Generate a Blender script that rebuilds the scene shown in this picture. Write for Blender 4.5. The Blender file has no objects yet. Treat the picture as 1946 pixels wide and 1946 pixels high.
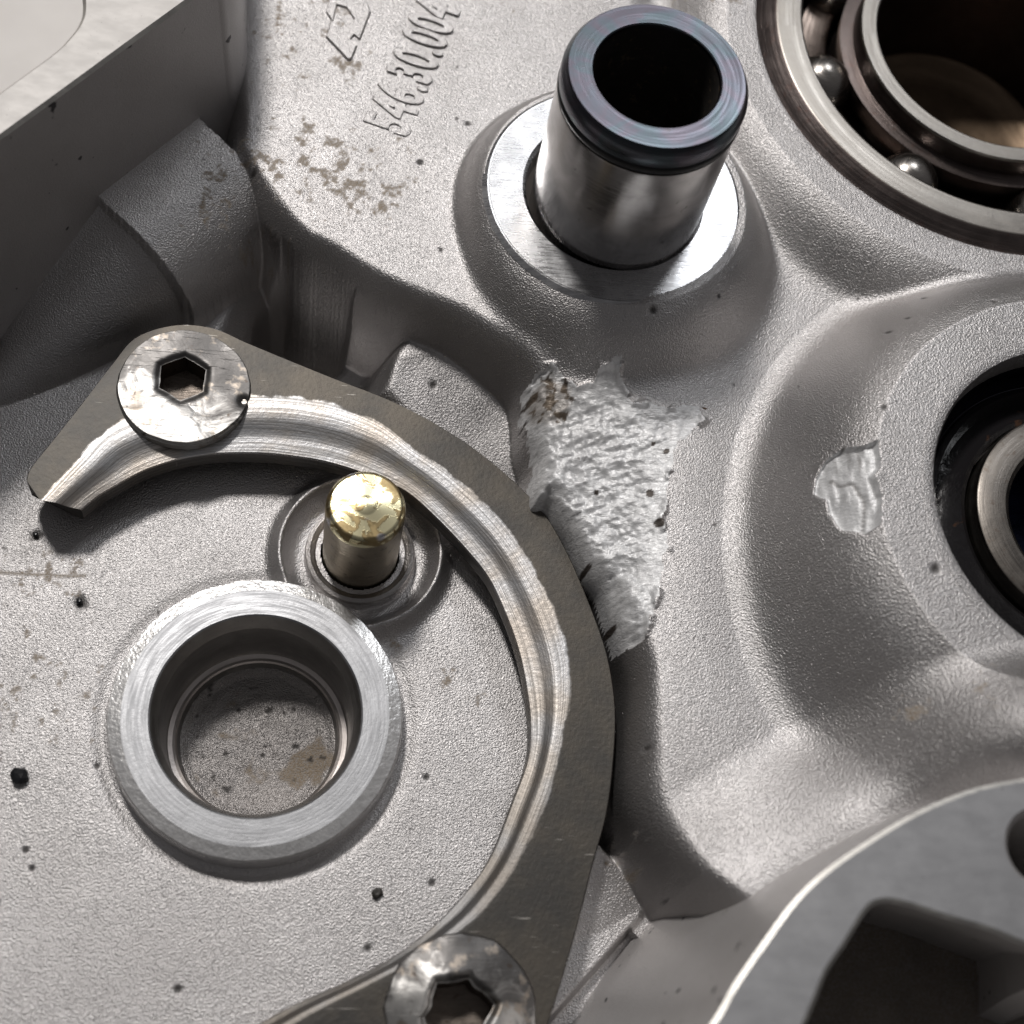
import bpy, bmesh, math, random
import numpy as np
from mathutils import Vector, Matrix
from mathutils.geometry import tessellate_polygon

# ------------------------------------------------------------------ camera, light, exposure
# 1 unit = 1 cm.  z = 0 is the floor of the clutch pocket, camera straight above the origin.
F, CAMH = 2800.0, 12.5
_d = np.array([-433., -1277., -F]); _d /= np.linalg.norm(_d)
_Z = -_d; _X = np.array([1., 0, 0]); _X -= _X @ _Z * _Z; _X /= np.linalg.norm(_X); _Y = np.cross(_Z, _X)
ROT = np.array([_X, _Y, _Z])
CP = np.array([0, 0, CAMH])

def P(px, py, z=0.0):
    """place measured in the photograph (1946 px) -> the real place at height z"""
    r = ROT @ np.array([px - 973., 973. - py, -F])
    return CP + (z - CAMH) / r[2] * r

sc = bpy.context.scene
cam_data = bpy.data.cameras.new('camera'); cam = bpy.data.objects.new('camera', cam_data)
sc.collection.objects.link(cam); sc.camera = cam
M = Matrix([list(ROT[i]) + [0] for i in range(3)] + [[0, 0, 0, 1]]); M.translation = Vector(CP)
cam.matrix_world = M
cam_data.sensor_width = 36; cam_data.lens = 36 * F / 1946
cam_data.clip_start = 0.1; cam_data.clip_end = 500
cam_data.dof.use_dof = True
cam_data.dof.focus_distance = float(np.dot(P(900, 880, .7) - CP, ROT @ np.array([0, 0, -1.])))
cam_data.dof.aperture_fstop = 0.28

world = bpy.data.worlds.new('World'); sc.world = world; world.use_nodes = True
wn = world.node_tree.nodes; wl = world.node_tree.links
bg = wn['Background']
wtc = wn.new('ShaderNodeTexCoord'); wsep = wn.new('ShaderNodeSeparateXYZ'); wr = wn.new('ShaderNodeValToRGB')
wl.new(wtc.outputs['Generated'], wsep.inputs[0]); wl.new(wsep.outputs['Z'], wr.inputs[0])
wr.color_ramp.elements[0].position = 0.0; wr.color_ramp.elements[0].color = (.014, .0135, .0138, 1)
wr.color_ramp.elements[1].position = 1.0; wr.color_ramp.elements[1].color = (.15, .147, .150, 1)
e = wr.color_ramp.elements.new(.45); e.color = (.10, .097, .100, 1)
# the room is dimmer on the side where the photographer leans over the case (-Y)
wmr = wn.new('ShaderNodeMapRange'); wmr.interpolation_type = 'SMOOTHSTEP'; wl.new(wsep.outputs['Y'], wmr.inputs[0])
wmr.inputs[1].default_value = -.8; wmr.inputs[2].default_value = .35; wmr.inputs[3].default_value = .52; wmr.inputs[4].default_value = 1.0
wl.new(wr.outputs[0], bg.inputs[0]); wl.new(wmr.outputs[0], bg.inputs[1])

def lamp(name, direction, dist, size, power, col, size_y=None):
    L = bpy.data.lights.new(name, 'AREA'); L.energy = power; L.color = col
    L.shape = 'DISK' if size_y is None else 'RECTANGLE'; L.size = size
    if size_y: L.size_y = size_y
    o = bpy.data.objects.new(name, L); sc.collection.objects.link(o)
    dv = Vector(direction).normalized(); tgt = Vector((1.8, 6.0, 0.5))
    o.location = tgt + dv * dist
    o.rotation_euler = dv.to_track_quat('Z', 'Y').to_euler()
    return o
lamp('work_lamp', (-.27, .62, 1), 70, 9.5, 28000, (1.0, .965, .93))
lamp('ceiling_lamp', (.34, .80, 1), 90, 22, 9000, (.95, .97, 1.0))

sc.view_settings.view_transform = 'Standard'
sc.view_settings.look = 'None'
sc.view_settings.exposure = 0.0
sc.view_settings.gamma = 1.0

C = sc.collection
PI = math.pi
rng = np.random.default_rng(7)
random.seed(7)

# ------------------------------------------------------------------ helpers
def empty(name, loc, label, cat, group=None):
    o = bpy.data.objects.new(name, None); C.objects.link(o); o.location = Vector(loc)
    o.empty_display_size = .2
    o['label'] = label; o['category'] = cat
    if group: o['group'] = group
    return o

def link(name, me, mats, parent=None, loc=None, label=None, cat=None, group=None, kind=None):
    o = bpy.data.objects.new(name, me); C.objects.link(o)
    for m in (mats if isinstance(mats, (list, tuple)) else [mats]): me.materials.append(m)
    if parent is not None: o.parent = parent
    if loc is not None: o.location = Vector(loc)
    if label: o['label'] = label
    if cat: o['category'] = cat
    if group: o['group'] = group
    if kind: o['kind'] = kind
    return o

def mesh_np(name, V, Fq, uv=None, smooth=True, angle=None, matidx=None):
    V = np.asarray(V, np.float32); Fq = np.asarray(Fq, np.int32)
    me = bpy.data.meshes.new(name)
    me.vertices.add(len(V)); me.vertices.foreach_set('co', V.ravel())
    n, k = Fq.shape
    me.loops.add(n * k); me.loops.foreach_set('vertex_index', Fq.ravel())
    me.polygons.add(n)
    me.polygons.foreach_set('loop_start', np.arange(0, n * k, k, dtype=np.int32))
    me.polygons.foreach_set('loop_total', np.full(n, k, np.int32))
    me.update(calc_edges=True)
    if uv is not None:
        l = me.uv_layers.new(name='UVMap')
        l.data.foreach_set('uv', np.asarray(uv, np.float32)[Fq.ravel()].ravel())
    if matidx is not None: me.polygons.foreach_set('material_index', np.asarray(matidx, np.int32))
    me.polygons.foreach_set('use_smooth', np.full(n, smooth))
    if angle: me.set_sharp_from_angle(angle=math.radians(angle))
    return me

def lathe(name, prof, n=160, a0=0, a1=2 * PI, jitter=None, angle=35):
    """prof: list of (r, z)"""
    prof = np.array(prof, float); m = len(prof)
    full = abs(a1 - a0 - 2 * PI) < 1e-6
    na = n if full else n + 1
    th = a0 + (a1 - a0) * np.arange(na) / n
    R = prof[:, 0][None, :] * np.ones((na, 1)); Zz = prof[:, 1][None, :] * np.ones((na, 1))
    if jitter is not None: R, Zz = jitter(th[:, None] * np.ones((1, m)), R.copy(), Zz.copy())
    V = np.stack([R * np.cos(th)[:, None], R * np.sin(th)[:, None], Zz], -1).reshape(-1, 3)
    i = np.arange(n)[:, None]; j = np.arange(m - 1)[None, :]
    i2 = (i + 1) % na
    Fq = np.stack([i * m + j, i2 * m + j, i2 * m + j + 1, i * m + j + 1], -1).reshape(-1, 4)
    return mesh_np(name, V, Fq[:, ::-1], angle=angle)

def catmull(pts, n, closed=False):
    p = np.asarray(pts, float); N = len(p)
    if closed: q = np.vstack([p[-1], p, p[0], p[1]]); segs = N
    else: q = np.vstack([2 * p[0] - p[1], p, 2 * p[-1] - p[-2]]); segs = N - 1
    t = np.linspace(0, segs, n, endpoint=not closed)
    i = np.minimum(t.astype(int), segs - 1); f = (t - i)[:, None]
    a, b, c, d = q[i], q[i + 1], q[i + 2], q[i + 3]
    return .5 * (2 * b + (c - a) * f + (2 * a - 5 * b + 4 * c - d) * f**2 + (3 * b - a - 3 * c + d) * f**3)

def vnoise(x, y, scale, seed=0):
    """smooth value noise in -1..1"""
    r = np.random.default_rng(seed).uniform(-1, 1, (256, 256))
    u = x * scale + 1000.3; v = y * scale + 1000.7
    iu = np.floor(u).astype(int); iv = np.floor(v).astype(int); fu = u - iu; fv = v - iv
    fu = fu * fu * (3 - 2 * fu); fv = fv * fv * (3 - 2 * fv)
    g = lambda a, b: r[a % 256, b % 256]
    return (g(iu, iv) * (1 - fu) + g(iu + 1, iv) * fu) * (1 - fv) + (g(iu, iv + 1) * (1 - fu) + g(iu + 1, iv + 1) * fu) * fv

def fbm(x, y, scale, oct=4, seed=0, gain=.5):
    s = 0; a = 1; tot = 0
    for k in range(oct):
        s = s + a * vnoise(x, y, scale * 2.03**k, seed + k); tot += a; a *= gain
    return s / tot

def sdf(x, y, poly):
    """signed distance, positive inside"""
    poly = np.asarray(poly, float)[:, :2]; n = len(poly)
    d = np.full(x.shape, 1e9); ins = np.zeros(x.shape, bool)
    for k in range(n):
        ax, ay = poly[k]; bx, by = poly[(k + 1) % n]
        ex, ey = bx - ax, by - ay; L = ex * ex + ey * ey
        if L < 1e-12: continue
        wx, wy = x - ax, y - ay
        t = np.clip((wx * ex + wy * ey) / L, 0, 1)
        dx, dy = wx - ex * t, wy - ey * t
        d = np.minimum(d, dx * dx + dy * dy)
        c = ((ay <= y) & (by > y)) | ((by <= y) & (ay > y))
        if ey != 0:
            xi = ax + (y - ay) / ey * ex
            ins ^= c & (x < xi)
    d = np.sqrt(d)
    return np.where(ins, d, -d)

def pxpoly(pts, z): return np.array([P(a, b, z)[:2] for a, b in pts])
def sstep(t): t = np.clip(t, 0, 1); return t * t * (3 - 2 * t)
def smax(a, b, k): h = np.clip(.5 + .5 * (a - b) / k, 0, 1); return b * (1 - h) + a * h + k * h * (1 - h)
def smin(a, b, k): return -smax(-a, -b, k)

# ------------------------------------------------------------------ materials
class NT:
    def __init__(s, name):
        s.m = bpy.data.materials.new(name); s.m.use_nodes = True
        s.n = s.m.node_tree.nodes; s.l = s.m.node_tree.links
        s.b = s.n['Principled BSDF']
        s.tc = s.n.new('ShaderNodeTexCoord')
    def put(s, sock, v):
        if hasattr(v, 'is_linked') or isinstance(v, bpy.types.NodeSocket): s.l.new(v, sock)
        elif isinstance(v, (tuple, list)) and len(v) == 3 and sock.type == 'RGBA': sock.default_value = (*v, 1)
        else: sock.default_value = v
    def coord(s, src='Object', scale=(1, 1, 1), rot=(0, 0, 0)):
        mp = s.n.new('ShaderNodeMapping'); s.l.new(s.tc.outputs[src], mp.inputs[0])
        mp.inputs['Scale'].default_value = scale; mp.inputs['Rotation'].default_value = rot
        return mp.outputs[0]
    def noise(s, vec, scale, detail=3, rough=.5, dist=0):
        t = s.n.new('ShaderNodeTexNoise'); s.l.new(vec, t.inputs['Vector'])
        t.inputs['Scale'].default_value = scale; t.inputs['Detail'].default_value = detail
        t.inputs['Roughness'].default_value = rough; t.inputs['Distortion'].default_value = dist
        return t.outputs[0]
    def voro(s, vec, scale, feat='F1'):
        t = s.n.new('ShaderNodeTexVoronoi'); s.l.new(vec, t.inputs['Vector']); t.feature = feat
        t.inputs['Scale'].default_value = scale
        return t.outputs[0]
    def ramp(s, v, a, b, ca=0., cb=1.):
        t = s.n.new('ShaderNodeMapRange'); s.put(t.inputs[0], v)
        t.inputs[1].default_value = a; t.inputs[2].default_value = b
        t.inputs[3].default_value = ca; t.inputs[4].default_value = cb; t.interpolation_type = 'SMOOTHSTEP'
        return t.outputs[0]
    def math(s, op, a, b=0.):
        t = s.n.new('ShaderNodeMath'); t.operation = op; s.put(t.inputs[0], a); s.put(t.inputs[1], b)
        return t.outputs[0]
    def mix(s, f, a, b):
        t = s.n.new('ShaderNodeMix'); t.data_type = 'RGBA'
        s.put(t.inputs[0], f); s.put(t.inputs[6], a); s.put(t.inputs[7], b); return t.outputs[2]
    def bump(s, h, strength, dist, prev=None):
        t = s.n.new('ShaderNodeBump'); t.inputs['Strength'].default_value = strength
        t.inputs['Distance'].default_value = dist; s.put(t.inputs['Height'], h)
        if prev is not None: s.l.new(prev, t.inputs['Normal'])
        return t.outputs[0]
    def attr(s, name):
        t = s.n.new('ShaderNodeAttribute'); t.attribute_name = name; return t.outputs['Fac']
    def circ(s, kr=60, kz=60, ka=1.5):
        """coordinates for lathe-turned marks"""
        sp = s.n.new('ShaderNodeSeparateXYZ'); s.l.new(s.tc.outputs['Object'], sp.inputs[0])
        x, y, z = sp.outputs
        r = s.math('SQRT', s.math('ADD', s.math('MULTIPLY', x, x), s.math('MULTIPLY', y, y)))
        a = s.math('ARCTAN2', y, x)
        cb = s.n.new('ShaderNodeCombineXYZ')
        s.l.new(s.math('MULTIPLY', r, kr), cb.inputs[0]); s.l.new(s.math('MULTIPLY', a, ka), cb.inputs[1]); s.l.new(s.math('MULTIPLY', z, kz), cb.inputs[2])
        return cb.outputs[0]
    def out(s, col, metal, rough, normal=None, **kw):
        s.put(s.b.inputs['Base Color'], col); s.put(s.b.inputs['Metallic'], metal); s.put(s.b.inputs['Roughness'], rough)
        if normal is not None: s.l.new(normal, s.b.inputs['Normal'])
        for k, v in kw.items(): s.put(s.b.inputs[k], v)
        return s.m

def cast_material(name, tone=1.0, brown=0.0, grain=1.0, metal=.97, spots=False):
    t = NT(name); v = t.coord()
    n1 = t.noise(v, 62, 2, .5); n2 = t.noise(v, 120, 2, .6); big = t.noise(v, .9, 4, .6)
    c = t.mix(t.ramp(big, .3, .75), tuple(tone * k for k in (.505, .488, .483)), tuple(tone * k for k in (.575, .558, .555)))
    c = t.mix(t.ramp(n2, .30, .46, .35, 0), c, (.24, .225, .22))
    if brown: c = t.mix(brown, c, (.20, .155, .12))
    st = t.attr('stain'); dt = t.attr('dirt')
    if spots: c = t.mix(t.ramp(t.noise(v, 5.5, 2, .5), .70, .74), c, (.08, .075, .08))
    c = t.mix(t.math('MULTIPLY', st, t.ramp(n1, .35, .6, .30, .75)), c, (.26, .19, .11))
    c = t.mix(t.math('MULTIPLY', dt, .9), c, (.035, .03, .027))
    gm = t.ramp(t.noise(v, 1.6, 4, .6), .3, .7, .92, 1.08)
    nz = t.bump(t.math('MULTIPLY', n2, gm), .5 * grain, .008)
    peb = t.n.new('ShaderNodeTexVoronoi'); t.l.new(v, peb.inputs['Vector']); peb.feature = 'SMOOTH_F1'; peb.inputs['Scale'].default_value = 72
    nz = t.bump(t.math('MULTIPLY', n1, gm), .65 * grain, .010, nz)
    nz = t.bump(t.math('SUBTRACT', 1.0, peb.outputs[0]), .62 * grain, .0065, nz)
    nz = t.bump(t.noise(v, 24, 2, .5), .10 * grain, .02, nz)
    nz = t.bump(t.noise(v, 5, 1, .5), .03, .03, nz)
    rough = t.ramp(n1, .3, .7, .46, .36)
    rough = t.math('ADD', rough, t.math('MULTIPLY', st, .25))
    met = t.math('SUBTRACT', metal, t.math('MULTIPLY', t.math('MAXIMUM', st, dt), .75))
    return t.out(c, met, rough, nz)

CAST = cast_material('blasted_cast_aluminium')
CAST_DARK = cast_material('smooth_cast_aluminium', 1.08, .08, .30, .40, True)

def chewed_material():
    t = NT('freshly_torn_aluminium'); v = t.coord()
    n = t.noise(v, 7, 4, .6, 1.2); n2 = t.noise(v, 45, 3, .6)
    c = t.mix(t.ramp(n, .35, .6), (.66, .66, .665), (.84, .84, .845))
    c = t.mix(t.math('MULTIPLY', t.attr('dirt'), .95), c, (.05, .035, .025))
    c = t.mix(t.math('MULTIPLY', t.attr('stain'), .6), c, (.22, .17, .12))
    nz = t.bump(n2, .3, .008); nz = t.bump(t.noise(t.coord('Object', (6, 16, 6), (0, 0, .4)), 2, 4, .6, .8), .5, .02, nz)
    return t.out(c, .35, t.ramp(n2, .3, .7, .42, .6), nz)
CHEWED = chewed_material()

def machined(name, col, rough, kind='circ', kr=60, ka=2, strength=.12, dark=None, metal=1.0, speck=.3, rot=0, coord=None):
    t = NT(name)
    v = t.coord(); vc = t.circ(kr, kr, ka) if kind == 'circ' else t.coord('Object', (4, 70, 4) if kind == 'lin' else (4, 9, 4), (0, 0, rot))
    n = t.noise(vc, 1.0, 4, .6)
    m = t.noise(v, 5, 4, .6)
    c = t.mix(t.ramp(m, .35, .7), tuple(k * (.95 if kind == 'soft' else .84) for k in col), col)
    if dark: c = t.mix(t.ramp(t.noise(v, 11, 4, .65), .56, .70), c, dark)
    sp = t.ramp(t.noise(v, 38, 2, .5), .68, .74)
    c = t.mix(t.math('MULTIPLY', sp, speck), c, (.10, .08, .07))
    nz = t.bump(n, strength, .012); nz = t.bump(t.noise(v, 30, 3, .6), strength * .8, .01, nz)
    k_ = .25 if kind == 'soft' else 1
    r = t.math('ADD', t.ramp(n, .3, .7, rough * (1 - .2 * k_), rough * (1 + .25 * k_)), t.math('MULTIPLY', t.ramp(m, .4, .7), .06 * k_))
    return t.out(c, metal, r, nz)

# ------------------------------------------------------------------ the casting, a height field
X0, X1, Y0, Y1 = -4.6, 9.2, 0.2, 13.4
STEP = .0128
gx = np.arange(X0, X1, STEP); gy = np.arange(Y0, Y1, STEP)
GX, GY = np.meshgrid(gx, gy)
NX, NY = len(gx), len(gy)

RING = (-.462, 3.63); PIN = (.355, 5.235); DOWEL = (2.545, 8.40); BEAR = (6.62, 10.70); HZ = .33; HUB = tuple(P(2104, 963, 1.72 + HZ)[:2])
rad = lambda c: np.hypot(GX - c[0], GY - c[1])
z = .008 * fbm(GX, GY, .7, 3, 3)

# ledges under the retaining plate
LU = pxpoly([(720, 760), (740, 690), (800, 620), (900, 640), (1010, 700), (1065, 820), (1045, 940), (1005, 975), (930, 930), (830, 860), (760, 800)], .2)
LL = pxpoly([(1060, 1560), (1125, 1575), (1165, 1620), (1236, 1695), (1240, 1712), (1218, 1742), (1042, 1940), (960, 2080), (820, 2080), (950, 1800)], .2)
for poly in (LU, LL):
    d = sdf(GX, GY, poly)
    tilt_ = np.clip(.26 * (GY - 6.35) - .06 * (GX - 1.6), -.12, .25) if poly is LU else -.22 * ((GX - 3.0) * .55 - (GY - 2.8) * .83) - .10
    z = np.maximum(z, (.2 + tilt_ * (d > -.2)) * sstep((d + (.25 if poly is LU else .03)) / (.36 if poly is LU else .07)) + .012 * fbm(GX, GY, 2.5, 2, 31) * (d > 0))
# ground beyond the lower ledge falls away towards the outer wall
d2 = sdf(GX, GY, pxpoly([(1236, 1700), (1215, 1745), (1042, 1940), (960, 2100), (1500, 2300), (2300, 2300), (2300, 1500), (1600, 1500), (1300, 1650)], 0.))
z = z - .18 * sstep((d2 + .02) / .06)

# main body (everything behind the pocket wall)
body_a = [(425, -260), (425, 60), (428, 180), (432, 245), (428, 290), (452, 330), (480, 372), (508, 410), (560, 468), (620, 497), (690, 543), (780, 583),
          (860, 615), (930, 658), (985, 700), (1003, 740), (1012, 800), (1030, 850), (1024, 925)]
body_b = [(1040, 962), (1078, 1017), (1114, 1089), (1143, 1128), (1160, 1182), (1178, 1235), (1192, 1300)]
body_c = [(1200, 1390), (1196, 1480), (1212, 1550), (1255, 1625), (1300, 1690)]
lipc = catmull(np.vstack([pxpoly(body_a, .95), pxpoly(body_b, .60), pxpoly(body_c, .90)]), 130)
BODY = np.vstack([lipc, pxpoly([(1545, 1735), (1700, 1640), (1960, 1560), (2400, 1500)], 2.5), pxpoly([(2400, -400), (425, -400)], .95)])
dB = sdf(GX, GY, BODY)
gz = P(1120, 980, .8)
gw = np.exp(-((GX - gz[0])**2 / .45**2 + (GY - gz[1])**2 / .95**2))
wroll = .26 - .08 * gw
gl = P(1190, 1500, .8); wroll = wroll + .12 * np.exp(-((GX - gl[0])**2 + (GY - gl[1])**2) / .6**2)
t = np.clip((dB + .11) / (wroll + .08), 0, 1)
S = 1 - (1 - t)**2.3
hb = np.full(GX.shape, .93) - .30 * gw * sstep(1 - dB / 1.1) + .02 * fbm(GX, GY, .5, 3, 11)
# slightly higher plateau with the cast lettering, with a soft lip
tp = sdf(GX, GY, pxpoly([(455, -300), (456, 180), (428, 290), (500, 400), (620, 490), (780, 580), (930, 655), (1000, 695), (1070, 690), (1090, 640), (1120, 500), (1200, 100), (1300, -300)], 1.0))
hb = hb + .10 * sstep((tp + .18) / .34)

def boss(h, c, rf, ro, zt, k=.12, dz=0, sharp=1.0):
    r = rad(c); u = np.clip((r - rf) / (ro - rf), 0, 1)
    prof = zt - (zt - .86) * (u - math.sin(0) - .42 * np.sin(2 * PI * u) / (2 * PI) if sharp == 1 else sstep(u)) - np.maximum(r - ro, 0) * .6
    return smax(h, prof, k)
ang = np.arctan2(GY - DOWEL[1], GX - DOWEL[0])
roD = 1.62 + .36 * sstep((np.cos(ang + PI / 2.6) + .2) / 1.2)
hb = boss(hb, (DOWEL[0], DOWEL[1] + .06), 1.25, roD, 1.43, .10)
hb = boss(hb, BEAR, 2.86, 3.62, 1.40, .12)
r1_ = np.maximum(rad(HUB) - 2.03, 0); r2_ = np.maximum(3.50 - np.hypot(GX - 6.98, GY - 5.02), 0)
uh = np.where(r2_ <= 0, 1, r1_ / (r1_ + r2_ + 1e-6))
hb = smax(hb, 1.74 + HZ - (1.74 + HZ - .86) * (uh - .40 * np.sin(2 * PI * uh) / (2 * PI)), .16)
# ridge running from between the bosses down the left of the hub
pr = pxpoly([(1330, 560), (1290, 700), (1310, 900), (1325, 1150), (1330, 1330), (1420, 1480), (1560, 1500)], 1.0)
dr = np.full(GX.shape, 9.)
cr = catmull(pr, 60)
for a, b in zip(cr[:-1], cr[1:]):
    e_ = b - a; L_ = e_ @ e_; tt = np.clip(((GX - a[0]) * e_[0] + (GY - a[1]) * e_[1]) / L_, 0, 1)
    dr = np.minimum(dr, np.hypot(GX - a[0] - tt * e_[0], GY - a[1] - tt * e_[1]))
hb = hb + .05 * np.exp(-(dr / .50)**2)
# the body climbs to the outer wall at the lower right
RIM2_OUT = [(1180, 2150), (1340, 1960), (1395, 1870), (1450, 1790), (1505, 1715), (1560, 1660), (1640, 1603), (1740, 1543), (1850, 1498), (1960, 1475), (2120, 1440)]
RIM2_IN = [(2120, 1860), (1946, 1795), (1880, 1768), (1800, 1745), (1730, 1722), (1692, 1714), (1664, 1718), (1643, 1738), (1605, 1800), (1572, 1850), (1535, 1940), (1440, 2150)]
rim2 = catmull(pxpoly(RIM2_OUT, 2.5), 90)
dR2 = np.full(GX.shape, 9.)
for a, b in zip(rim2[:-1], rim2[1:]):
    e_ = b - a; L_ = e_ @ e_; tt = np.clip(((GX - a[0]) * e_[0] + (GY - a[1]) * e_[1]) / L_, 0, 1)
    dR2 = np.minimum(dR2, np.hypot(GX - a[0] - tt * e_[0], GY - a[1] - tt * e_[1]))
climb = sstep((GX - 3.2) / 2.2)
hb = hb + (.30 + .55 * climb) * sstep(1 - (dR2 - .15) / 1.0)
z = np.where(dB > -.3, np.maximum(z, (hb + .0) * S + z * (1 - S) * .2), z)

# inside of the outer wall at the lower right: a deep rough pit
RP = np.vstack([pxpoly([(1700, 1640), (1900, 1560), (2500, 1560), (2500, 2500), (1450, 2500), (1500, 2000)], 2.5)])
dP = sdf(GX, GY, RP)
pit = .9 + .05 * fbm(GX, GY, 1.6, 4, 61)
z = np.where(dP > 0, pit, z)

# upper-left wall line and the oil-passage boss lying along it
wa = P(0, 262, 2.5)[:2]; wb = P(360, 0, 2.5)[:2]
wd = (wb - wa) / np.linalg.norm(wb - wa); wn_ = np.array([wd[1], -wd[0]])       # normal into the case
su = (GX - wa[0]) * wd[0] + (GY - wa[1]) * wd[1]                                 # along the wall
sv = (GX - wa[0]) * wn_[0] + (GY - wa[1]) * wn_[1]                               # away from the wall
e1 = P(452, 350, .95)[:2] - wa; u1 = e1 @ wd
e2 = P(300, 480, .95)[:2] - wa; u2 = e2 @ wd
low = z.copy()
rc = .80; zc = .18; vc = .42
cyl = zc + np.sqrt(np.maximum(rc**2 - (sv - vc)**2, 0)) - 3 * (np.abs(sv - vc) > rc)
cyl = np.where((su < u1 + .25) & (su > u2), cyl, -3)
r2 = np.clip(.72 - .28 * (u2 - su) , .05, .72)
con = zc - .04 + np.sqrt(np.maximum(r2**2 - (sv - vc + .05)**2, 0)) - .16 * np.clip(u2 - su, 0, 3) - 3 * (np.abs(sv - vc + .05) > r2)
con = np.where(su <= u2, con, -3)
left = smax(cyl, con, .03)
z = np.where((dB < .1) & (left > -1), np.maximum(z, left), z)
z = z + np.where(dB < 0, .25 * np.exp(-np.maximum(sv, 0) / .16) * (su < u1 + .3), 0)
# dark drilling between passage boss and pocket wall
HO = P(575, 600, .1)[:2]
rh = np.hypot(GX - HO[0], GY - HO[1])
vd = sdf(GX, GY, pxpoly([(440, 640), (500, 520), (560, 480), (700, 560), (740, 640), (700, 740), (600, 720), (500, 700)], .1))
z = np.where((dB < .02), z - .45 * sstep((vd + .2) / .4), z)
z = np.where(dB < .05, z - 1.5 * sstep((.50 - rh) / .12) + .02 * np.exp(-((rh - .56) / .05)**2), z)
gp = sdf(GX, GY, pxpoly([(1045, 985), (1022, 940), (1100, 1010), (1250, 1300), (1262, 1600), (1236, 1655), (1150, 1582), (1120, 1400)], .3))
z = z - .35 * sstep((gp + .05) / .1) * sstep((.02 - dB) / .14)

# recess round the little pin, joined to the big bored ring
r = rad(PIN)
coll = .05 * sstep((.49 - r) / .05) - .08 * sstep((r - .46) / .05) * sstep((.74 - r) / .10) + .15 * np.exp(-((r - .72) / .085)**2)
z = np.where(dB < -.05, z + coll * (z < .18), z)
r = rad(RING)
z = z - np.where((r > 1.1) & (dB < 0), .03 * np.exp(-((r - 1.30) / .07)**2), 0)

# the chewed patch and the small chip
noisex = .085 * fbm(GX, GY, 5, 4, 71, .65); noisey = .085 * fbm(GX, GY, 5, 4, 75, .65)
G1 = pxpoly([(996, 740), (1012, 716), (1048, 706), (1072, 728), (1095, 738), (1118, 735), (1132, 716), (1160, 716), (1182, 745), (1204, 775), (1232, 780),
             (1265, 788), (1296, 778), (1326, 788), (1326, 812), (1308, 832), (1290, 850), (1276, 872), (1265, 900), (1262, 960), (1250, 990),
             (1266, 1020), (1252, 1080), (1238, 1140), (1226, 1190), (1214, 1218), (1188, 1224), (1160, 1195), (1140, 1165), (1120, 1120), (1085, 1065),
             (1050, 1010), (1012, 960), (1010, 915), (1025, 860), (1012, 820), (1000, 775)], .88)
dG = sdf(GX + noisex, GY + noisey, G1)
G2 = pxpoly([(1583, 858), (1605, 848), (1632, 855), (1657, 850), (1662, 900), (1650, 915), (1664, 955), (1662, 1008), (1642, 1020), (1606, 1000), (1590, 968),
             (1584, 935), (1568, 912), (1570, 885)], 1.92)
dC = sdf(GX + noisex * .2, GY + noisey * .2, G2)
gin = sstep((dG + .01) / .05)
q = 1 - np.abs(fbm(GX + .3 * GY, GY, 4.2, 5, 81, .62))            # ridged chunks
st2 = fbm(GX * .8 + GY * .5, (GY - .35 * GX) * 4.5, 2.6, 4, 91, .6)  # torn streaks
terr = np.floor((GY * 2.6 + GX * 1.5 + .9 * fbm(GX, GY, 1.6, 3, 99)) * 1.6)
fr = (GY * 2.6 + GX * 1.5 + .9 * fbm(GX, GY, 1.6, 3, 99)) * 1.6 - terr
rough_h = -.045 + .085 * (q - .72) + .035 * st2 + .022 * (fr - .5) + .022 * fbm(GX, GY, 16, 4, 97, .6)
edge_up = .03 * np.exp(-(dG / .03)**2) * (fbm(GX, GY, 7, 2, 55) > 0)
z = z + gin * rough_h * np.maximum(sstep(.08 + dG / .38), sstep(1.2 - dB / .35)) * sstep((z - .30) / .3) * sstep((dB + .01) / .12) + edge_up * (z > .5)
cin = sstep((dC + .008) / .03)
z = z + cin * (-.07 + .03 * fbm(GX * 3.5, GY * .5, 4, 3, 21) + .012 * fbm(GX * 3, GY * .6, 9, 3, 27))

# dirt and stains as attributes
def spot(cx, cy, zz, rx, ry=None):
    c = P(cx, cy, zz); ry = ry or rx
    return np.exp(-(((GX - c[0]) / rx)**2 + ((GY - c[1]) / ry)**2))
nS = fbm(GX, GY, 9, 4, 41, .75)
stain = np.zeros(GX.shape)
for (a, b, s_, w_) in [(590, 290, .35, .9), (640, 350, .45, 1.0), (700, 400, .3, .9), (660, 140, .18, 1.0), (655, 40, .2, .9), (1330, 15, .3, 1.2), (1360, 60, .15, 1.),
                       (540, 390, .3, .9), (980, 10, .2, .5), (520, 60, .6, .45), (470, 330, .3, .6), (80, 1090, .25, .8), (60, 1300, .5, .45), (420, 470, .4, .5), (880, 1290, .2, .4),
                       (1755, 1395, .14, 1.2), (1650, 1415, .12, 1.1), (1190, 1660, .25, .6), (760, 1225, .12, .9)]:
    stain = np.maximum(stain, w_ * spot(a, b, .9 if a > 420 and b < 500 or a > 1200 else 0, s_))
stain = np.clip(sstep((nS * 1.25 + stain * .50 - .46) / .36), 0, 1) * (stain > .05)
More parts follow.
